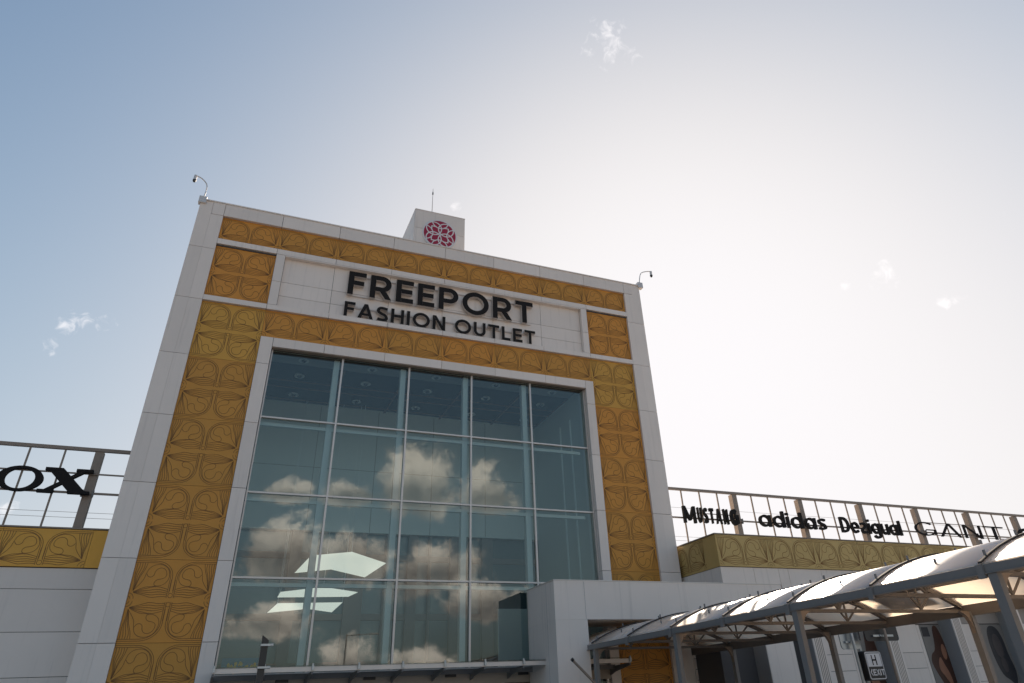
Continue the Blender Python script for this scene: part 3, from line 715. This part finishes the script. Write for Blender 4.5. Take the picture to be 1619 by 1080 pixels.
# posters on the wall
def poster(x0, x1, z0, z1, hairm, facem, label, flip):
    t = thing('wall_poster', label, 'poster', (x0, GY-.01, z0), 'portrait posters between the pilasters')
    W_, Hh = x1-x0, z1-z0
    fr = part('poster_board', MB().box(0, W_, 0, .03, 0, Hh).mesh('poster_board', M_['print']), t, (x0, GY-.012, z0))
    f = lambda pts: [((W_-x*W_) if flip else x*W_, z*Hh) for x, z in pts]
    el_ = lambda cx, cz, a, b_, tilt=0: [(cx+a*math.cos(q)*math.cos(tilt)-b_*math.sin(q)*math.sin(tilt), cz+a*math.cos(q)*math.sin(tilt)+b_*math.sin(q)*math.cos(tilt)) for q in [k*math.pi/12 for k in range(24)]]
    if not flip:
        hairp = spline([(.66, .985), (.82, .97), (.94, .82), (.985, .6), (.985, .02), (.66, .01), (.50, .10), (.34, .24), (.18, .38), (.10, .50), (.20, .60), (.40, .66), (.50, .78), (.56, .92)], 4, True)
        facep = el_(.82, .63, .12, .10, .5); neck = spline([(.42, .50), (.56, .56), (.66, .46), (.78, .34), (.80, .20), (.66, .22), (.50, .32), (.38, .40)], 4, True)
    else:
        hairp = spline([(.5, .98), (.74, .93), (.86, .76), (.88, .52), (.95, .25), (.80, .05), (.58, .12), (.34, .22), (.22, .45), (.20, .72), (.30, .92)], 4, True)
        facep = el_(.53, .66, .19, .19); neck = el_(.55, .36, .12, .12)
    f = lambda pts: [(x*W_, z*Hh) for x, z in pts]
    part('printed_hair', MB().prism(f(hairp), 'y', -.002, 0).mesh('printed_hair', hairm), fr, (x0, GY-.0125, z0))
    part('printed_face', MB().prism(f(facep), 'y', -.002, 0).mesh('printed_face', facem), fr, (x0, GY-.0150, z0))
    part('printed_neck', MB().prism(f(neck), 'y', -.002, 0).mesh('printed_neck', facem), fr, (x0, GY-.0155, z0))
    if not flip:
        part('printed_frame', MB().box(.04*W_, .38*W_, -.002, 0, .84*Hh, .97*Hh).mesh('printed_frame', M_['hairb']), fr, (x0, GY-.0125, z0))
poster(12.80, 13.31, GZ+.62, -4.79, M_['hair'], M_['skin'], 'tall poster of a long haired person in warm brown tones', False)
poster(14.36, 14.97, GZ+.75, -4.79, M_['hairb'], M_['printd'], 'tall dark poster of a face framed by long black hair', True)
poster(11.12, 11.64, GZ+.35, -4.79, M_['hair'], M_['skin'], 'portrait poster half hidden behind the exit sign', False)

# ------------------------------------------------------------------ rooftop sign frames
def sign_frame(x0, x1, y, ztop, zmid, zmid2, posts, zbot, label, sub):
    t = thing('rooftop_sign_rack', label, 'sign frame', ((x0+x1)/2, y, zbot), 'steel frames carrying shop names on the wings')
    pbox('top_rail', t, M_['rust'], x0, x1, y-.025, y+.025, ztop-.045, ztop)
    pbox('middle_rail', t, M_['rust'], x0, x1, y-.034, y-.016, zmid-.014, zmid+.014)
    if zmid2: pbox('middle_rail', t, M_['rust'], x0, x1, y-.034, y-.018, zmid2-.010, zmid2+.010)
    for k in range(len(posts)):
        p = posts[k]; pbox('post', t, M_['rust'], p-.055, p+.055, y-.012, y+.10, zbot, ztop-.046)
        for dx in (-.075, .056):
            pbox('clip', t, M_['steel'], p+dx, p+dx+.02, y-.045, y+.0, zmid-.045, zmid+.045)
    step = sub
    x = posts[0]
    while x > x0: x -= step
    while x < x1:
        if x > x0 and min(abs(x-p) for p in posts) > .1:
            pbox('thin_upright', t, M_['rust'], x-.011, x+.011, y-.014, y+.008, zbot, ztop-.047)
        x += step
    for z in (ztop-.34, ztop-.86, ztop-.93):
        part('wire', MB().tube([(0, 0, 0), (x1-x0, 0, 0)], .0028, 4).mesh('wire', M_['rust']), t, (x0, y+.09, z))
    return t
sign_frame(-9.0, XL-.002, .5, -2.36, -2.99, -2.728, [-.80-1.66*k for k in range(5)], -3.452,
           'brown steel sign frame on the left wing behind the black letters', .415)
sign_frame(8.37, 20.6, .2, -2.36, -2.91, None, [9.99+1.635*k for k in range(7)], -3.46,
           'long brown steel sign frame on the right wing carrying four names', .40875)
LYR = .15
a = thing('shop_sign', 'cropped black wide serif letters o and x on the left sign frame', 'lettering', (-1.3, .42, -3.0))
write(a, 'ox', -1.90+.03, -.81, -3.015, .435, .39, .45, .2, .02)
LR = [('MUSTANG', 8.69, 9.93, -3.01, .30, 'black condensed sign letters reading MUSTANG nearest the tower'), ('adidas', 10.42, 12.10, -2.995, .30, 'rounded black lower case letters reading adidas'),
      ('Dezigual', 12.49, 14.17, -3.02, .30, 'heavy black letters reading Desigual with a mirrored s'), ('GANT', 14.60, 17.45, -2.99, .285, 'wide thin black capitals reading GANT')]
for txt, x0, x1, zb, hz, lab in LR:
    t = thing('shop_sign', lab, 'lettering', (x0, .12, zb))
    if txt == 'MUSTANG':
        sz = [(1.05, .17, 1.0, 0)] + [(.40, .20, .92, .04), (.42, .20, .92, .04), (.42, .20, .92, .04), (.50, .15, .92, .04), (.46, .17, .92, .04)] + [(.72, .30, 1.0, 0)]
        write(t, txt, x0, x1, zb, hz, .10, .15, .25, .20, sizes=sz)
        for z in (.30, .62): part('letter_rail', MB().box(0, x1-x0-.3, 0, .012, 0, .014).mesh('letter_rail', M_['rust']), t, (x0+.2, .152, zb+z*hz))
    elif txt == 'GANT':
        write(t, txt, x0, x1, zb, hz, .11, .14, .085, .22, sizes=[(1.1, .085, 1, 0), (1.25, .085, 1, 0), (1.2, .085, 1, 0), (1.5, .085, 1, 0)])
        for z in (.08, .98): part('letter_rail', MB().box(0, x1-x0-.2, 0, .012, 0, .014).mesh('letter_rail', M_['rust']), t, (x0+.2, .152, zb+z*hz))
    elif txt == 'adidas': write(t, txt, x0, x1, zb, hz, .10, .15, .14, .14)
    else: write(t, txt, x0, x1, zb, hz, .10, .15, .15, .15)
t = thing('shop_sign', 'first round letter of a further sign cut off at the right edge', 'lettering', (17.9, .12, -2.98))
write(t, 'Go', 17.95, 19.0, -2.97, .27, .10, .15, .2, .1)

# ------------------------------------------------------------------ covered walkway
wk = thing('covered_walkway', 'arched walkway roof of milky sheets on grey steel columns running out of the portal', 'canopy', (7.1, -5, GZ))
NX, FX, EZ_ = 5.97, 8.25, -5.03
RISE = .27; CXW = (NX+FX)/2; HW = (FX-NX)/2; RAD = (HW*HW+RISE*RISE)/(2*RISE)
def roofz(x, d=0): return EZ_ + math.sqrt(max(0, (RAD+d)**2-(x-CXW)**2)) - (RAD-RISE)
YS = [-.15, -1.12]+[-1.12-1.0*k for k in range(1, 10)]
NA = 18
AX = [NX-.02+(FX-NX+.04)*i/NA for i in range(NA+1)]
for a_, b_ in zip(YS, YS[1:]):
    m_ = MB(); L = b_-a_
    for d in (0, .008):
        for y in (-.004, L+.004):
            for x in AX: m_.v.append((x-NX, y, roofz(x)+d-EZ_))
    n = NA+1
    for i in range(NA):
        m_.face((2*n+i, 2*n+i+1, 3*n+i+1, 3*n+i)); m_.face((i, n+i, n+i+1, i+1))
        m_.face((i, i+1, 2*n+i+1, 2*n+i)); m_.face((n+i, 3*n+i, 3*n+i+1, n+i+1))
    me = m_.mesh('roof_sheet', M_['poly'])
    for p in me.polygons: p.use_smooth = len(p.vertices) == 4 and abs(p.normal.z) > .5
    part('roof_sheet', me, wk, (NX, a_, EZ_))
def arcbar(d0, d1, hw, name, mt, x0=NX, x1=FX, n=18):
    m_ = MB()
    for i in range(n+1):
        x = x0+(x1-x0)*i/n; z = roofz(x)-EZ_
        for y in (-hw, hw):
            for d in (d0, d1): m_.v.append((x-NX, y, z+d))
    for i in range(n):
        o = i*4; q = o+4
        m_.face((o+1, q+1, q+3, o+3)); m_.face((o, o+2, q+2, q)); m_.face((o, q, q+1, o+1)); m_.face((o+2, o+3, q+3, q+2))
    m_.face((0, 1, 3, 2)); o = n*4; m_.face((o, o+2, o+3, o+1))
    return m_.mesh(name, mt)
M_['rib'] = mat('roof_rib_dark', (.07, .06, .055), .85, spec=.15)
rib_m = arcbar(.010, .024, .014, 'roof_rib', M_['rib'], NX-.02, FX+.02)
arch_m = arcbar(-.052, -.012, .02, 'truss_arch', M_['truss'])
bolt_m = MB().tube([(0, 0, 0), (0, 0, .035)], .010, 6).mesh('rib_bolt', M_['steel'])
CH = -5.11
chord_m = boxmesh(FX-NX, .03, .03, M_['truss'], 'truss_chord')
webs = []
for fx in (.27, .5, .73):
    xc = NX+(FX-NX)*fx; zc = roofz(xc)-.05
    pass
def web(x0, z0, x1, z1): return MB().tube([(0, 0, 0), (x1-x0, 0, z1-z0)], .012, 6).mesh('truss_web', M_['truss'])
wlist = []
for c_ in (.26, .74):
    xc = NX+(FX-NX)*c_
    for dx in (-.20, 0, .20): wlist.append((xc, CH+.03, xc+dx, roofz(xc+dx)-.05))
xc = CXW
_unused = [(xc, roofz(xc)-.05, xc-.28, CH+.03), (xc, roofz(xc)-.05, xc+.28, CH+.03)]
wm = [web(*q) for q in wlist]
for i, y in enumerate(YS[1:]):
    r = part('roof_rib', rib_m, wk, (NX, y, EZ_))
    for fx in (.03, .22, .5, .78, .97):
        x = NX+(FX-NX)*fx; part('rib_bolt', bolt_m, r, (x, y, roofz(x)+.026))
    for fx in (.08, .35, .65):
        x = NX+(FX-NX)*fx; part('rib_bolt', bolt_m, r, (x, y-.5, roofz(x)+.008))
    tr = part('truss_arch', arch_m, wk, (NX, y, EZ_))
    part('truss_chord', chord_m, tr, (NX, y-.015, CH))
    for q, m_ in zip(wlist, wm): part('truss_web', m_, tr, (q[0], y, q[1]))
for y0 in YS[1:-1]:   # intermediate purlins along the walkway
    pass
for fx in (.2, .4, .6, .8):
    x = NX+(FX-NX)*fx; pbox('purlin', wk, M_['truss'], x-.012, x+.012, YS[-1], YS[0], roofz(x)-.036, roofz(x)-.013)
pbox('eave_beam', wk, M_['steel'], NX-.03, NX+.01, YS[-1]-.1, -.15, EZ_-.066, EZ_-.012)
pbox('eave_flange', wk, M_['steel'], NX-.045, NX+.03, YS[-1]-.1, -.15, EZ_-.073, EZ_-.0665)
pbox('eave_beam', wk, M_['truss'], FX-.01, FX+.03, YS[-1]-.1, -.15, EZ_-.115, EZ_-.012)
bt = boxmesh(.0, .0, .0, M_['steel']) if False else None
colm = MB().box(-.026, .026, -.034, .034, 0, EZ_-.074-GZ).mesh('column', M_['steel'])
gus = MB()
gp = [(0.0262, EZ_-.075-GZ)]+[(.0262+.15*(1-math.sin(a)), EZ_-.075-GZ-.20*(1-math.cos(a))) for a in [k*math.pi/16 for k in range(0, 9)]]
gusm = MB().prism(gp, 'y', -.02, .02).mesh('column_bracket', M_['rust'])
gusl = MB().prism([(-x, z) for x, z in reversed(gp)], 'y', -.02, .02).mesh('column_bracket', M_['rust'])
for k in range(5):
    for x, gm_ in ((NX-.008, gusm), (FX+.005, gusl)):
        y = -1.19-2.0*k
        c_ = part('column', colm, wk, (x, y, GZ)); part('column_bracket', gm_, c_, (x, y, GZ))
        part('base_plate', boxmesh(.2, .2, .01, M_['steel'], 'base_plate'), c_, (x-.1, y-.1, GZ))
# junction drip plates on the eave
for y in YS[2:]: part('eave_plate', boxmesh(.02, .05, .09, M_['steel'], 'eave_plate'), wk, (NX-.052, y-.025, EZ_-.10))

# thin dark sheet added to draw the dark patch on the far slope
t = thing('roof_dark_patch', 'dark patch on the far slope of the walkway roof', 'plate', (8.0, -5.2, -4.9))
mm = MB(); xa = 7.68; xb = 8.2; n = 6
for d in (.012, .03):
    for y in (-.30, .30):
        for i in range(n+1):
            x = xa+(xb-xa)*i/n; mm.v.append((x-8.0, y, roofz(x)+d+4.9))
n1 = n+1
for i in range(n):
    mm.face((2*n1+i, 2*n1+i+1, 3*n1+i+1, 3*n1+i)); mm.face((i, n1+i, n1+i+1, i+1)); mm.face((i, i+1, 2*n1+i+1, 2*n1+i)); mm.face((n1+i, 3*n1+i, 3*n1+i+1, n1+i+1))
part('patch_sheet', mm.mesh('patch_sheet', M_['black']), t, (8.0, -4.62, -4.9))

# ------------------------------------------------------------------ signs beside the walkway
sx, sy = 8.93, -3.0
t = thing('exit_sign', 'black framed sign with a white H field above an arrow and the word EXIT', 'sign', (sx+.16, sy, GZ))
def rrect(x0, x1, z0, z1, r, n=4):
    out = []
    for cx, cz, a in ((x1-r, z0+r, -90), (x1-r, z1-r, 0), (x0+r, z1-r, 90), (x0+r, z0+r, 180)):
        out += [(cx+r*math.cos(math.radians(a+90*k/n)), cz+r*math.sin(math.radians(a+90*k/n))) for k in range(n+1)]
    return out
sb = part('sign_box', MB().prism(rrect(0, .30, 0, .335, .03), 'y', 0, .12).mesh('sign_box', M_['black']), t, (sx, sy, -5.645))
L = rrect(.012, .288, .012, .323, .024); R = rrect(.022, .278, .022, .313, .018)
part('sign_border', MB().strip(L, R, -.006, -.001, True).mesh('sign_border', M_['logo']), sb, (sx, sy, -5.645))
part('white_field', MB().box(.03, .27, -.004, -.001, .155, .305).mesh('white_field', M_['logo']), sb, (sx, sy, -5.645))
wd, me = letter_mesh('H', .14, .10, .115, -.007, -.0045); part('letter', me, sb, (sx+.11, sy, -5.645+.172))
M_['signw'] = M_['logo']
def wl(c, x, z, hx, hz, t_=.2):
    wd, comps = letter_mesh(c, t_, hx, hz, -.006, -.001); comps.materials.clear(); comps.materials.append(M_['logo']); part('letter', comps, sb, (sx+x, sy, -5.645+z)); return wd
x = .085
for c in 'EX':
    if c == 'X':
        m_ = MB(); m_.strip([(0, 0), (.042, .07)], [(.012, 0), (.054, .07)], -.006, -.001); m_.strip([(.042, 0), (0, .07)], [(.054, 0), (.012, .07)], -.0065, -.001)
        part('letter', m_.mesh('letter', M_['logo']), sb, (sx+x, sy, -5.645+.055)); x += .062
    else: x += wl(c, x, .055, .07, .07)+.010
x += wl('I', x, .055, .07, .07)+.010; x += wl('T', x, .055, .07, .07)
m_ = MB(); L, R = offset_ribbon([(.07, .125), (.045, .09), (.07, .055)], .013); m_.strip(L, R, -.006, -.001); part('arrow', m_.mesh('arrow', M_['logo']), sb, (sx, sy, -5.645))
part('sign_post', MB().tube([(0, 0, 0), (0, 0, -4.93-GZ)], .022, 10).mesh('sign_post', M_['galv']), t, (sx+.13, sy+.16, GZ))
def sign_back(x0, x1, z0, z1, y, m, label, px):
    t = thing('traffic_sign', label, 'sign', ((x0+x1)/2, y, GZ), 'traffic signs seen from behind')
    p = part('sign_plate', MB().prism(rrect(0, x1-x0, 0, z1-z0, .04), 'y', .03, .045).mesh('sign_plate', m), t, (x0, y, z0))
    for f in (.25, .75):
        z = (z1-z0)*f; part('clamp', MB().box((x1-x0)*.2, (x1-x0)*.8, .005, .029, z-.012, z+.012).tube([((x1-x0)*.4, -.01, z), ((x1-x0)*.4, .005, z)], .012, 6).mesh('clamp', M_['galv']), p, (x0, y, z0))
    part('sign_post', MB().tube([(0, 0, 0), (0, 0, z1-GZ)], .02, 10).mesh('sign_post', M_['rust'] if px else M_['galv']), t, (x0+(x1-x0)*.5, y-.03, GZ))
sign_back(8.72, 9.04, -5.28, -4.95, -2.9, M_['galv'], 'bare galvanised back of a sign just left of the dark one', 0)
sign_back(9.02, 9.62, -5.20, -4.96, -3.05, M_['black'], 'dark rounded back of a wide sign under the walkway eave', 1)
# black post seen in front of the window wall
t = thing('dark_post', 'slim dark post with two clamps in front of the lower left window panes', 'post', (1.345, -6, GZ))
part('post_shaft', MB().prism([(-.018, 0), (.018, 0), (.018, -5.36-GZ), (-.018, -5.335-GZ)], 'y', -.012, .02).mesh('post_shaft', M_['black']), t, (1.345, -6, GZ))
for z in (-5.39, -5.50): part('clamp', MB().box(-.022, .03, -.03, .03, 0, .010).tube([(.03, -.02, .005), (.045, -.02, .005)], .007, 6).mesh('clamp', M_['galv']), t, (1.345, -6, z))

# ------------------------------------------------------------------ things behind the photographer (seen mirrored in the glass)
def lamp_post(x, y, h_, side, label):
    t = thing('street_lamp', label, 'street lamp', (x, y, GZ), 'street lamps on the car park')
    part('lamp_pole', MB().tube([(0, 0, 0), (0, 0, h_)], .05, 10, .03).mesh('lamp_pole', M_['steel']), t, (x, y, GZ))
    part('lamp_arm', MB().tube([(0, 0, h_-.05), (side*1.0, 0, h_)], .022, 8).mesh('lamp_arm', M_['steel']), t, (x, y, GZ))
    part('lamp_head', MB().box(-.2, .2, -.07, .07, -.03, .03).mesh('lamp_head', M_['steel']), t, (x+side*1.15, y, GZ+h_))
lamp_post(6.6, -22, 3.9, 1, 'tall single arm street lamp on the car park, nearer one')
lamp_post(4.9, -34, 3.4, -1, 'tall single arm street lamp on the car park, farther one')
def young_tree(x, y, h_, label):
    t = thing('young_tree', label, 'tree', (x, y, GZ), 'young trees on the car park')
    part('trunk', MB().tube([(0, 0, 0), (.03, 0, h_*.5), (0, .02, h_*.95)], .035, 8, .012).mesh('trunk', M_['bark']), t, (x, y, GZ))
    b = MB(); rnd = random.Random(int(x*10))
    for k in range(420):
        a = rnd.uniform(0, 6.28); el_ = rnd.gauss(0, .5); r = rnd.uniform(.1, .5)*h_*.32
        c = Vector((r*math.cos(a), r*math.sin(a), h_*.72+el_*h_*.22)); u = Vector((rnd.gauss(0, 1), rnd.gauss(0, 1), rnd.gauss(0, 1))).normalized()*.05; v = u.cross(Vector((rnd.gauss(0, 1), rnd.gauss(0, 1), 1))).normalized()*.03
        n = len(b.v); b.v += [tuple(c-u), tuple(c+v), tuple(c+u), tuple(c-v)]; b.face((n, n+1, n+2, n+3))
    part('crown', b.mesh('crown', M_['leaf']), t, (x, y, GZ))
young_tree(6.0, -28, 1.9, 'small young tree on the car park left of the lamp')
young_tree(9.5, -30, 2.3, 'small young tree on the car park right of the lamp')
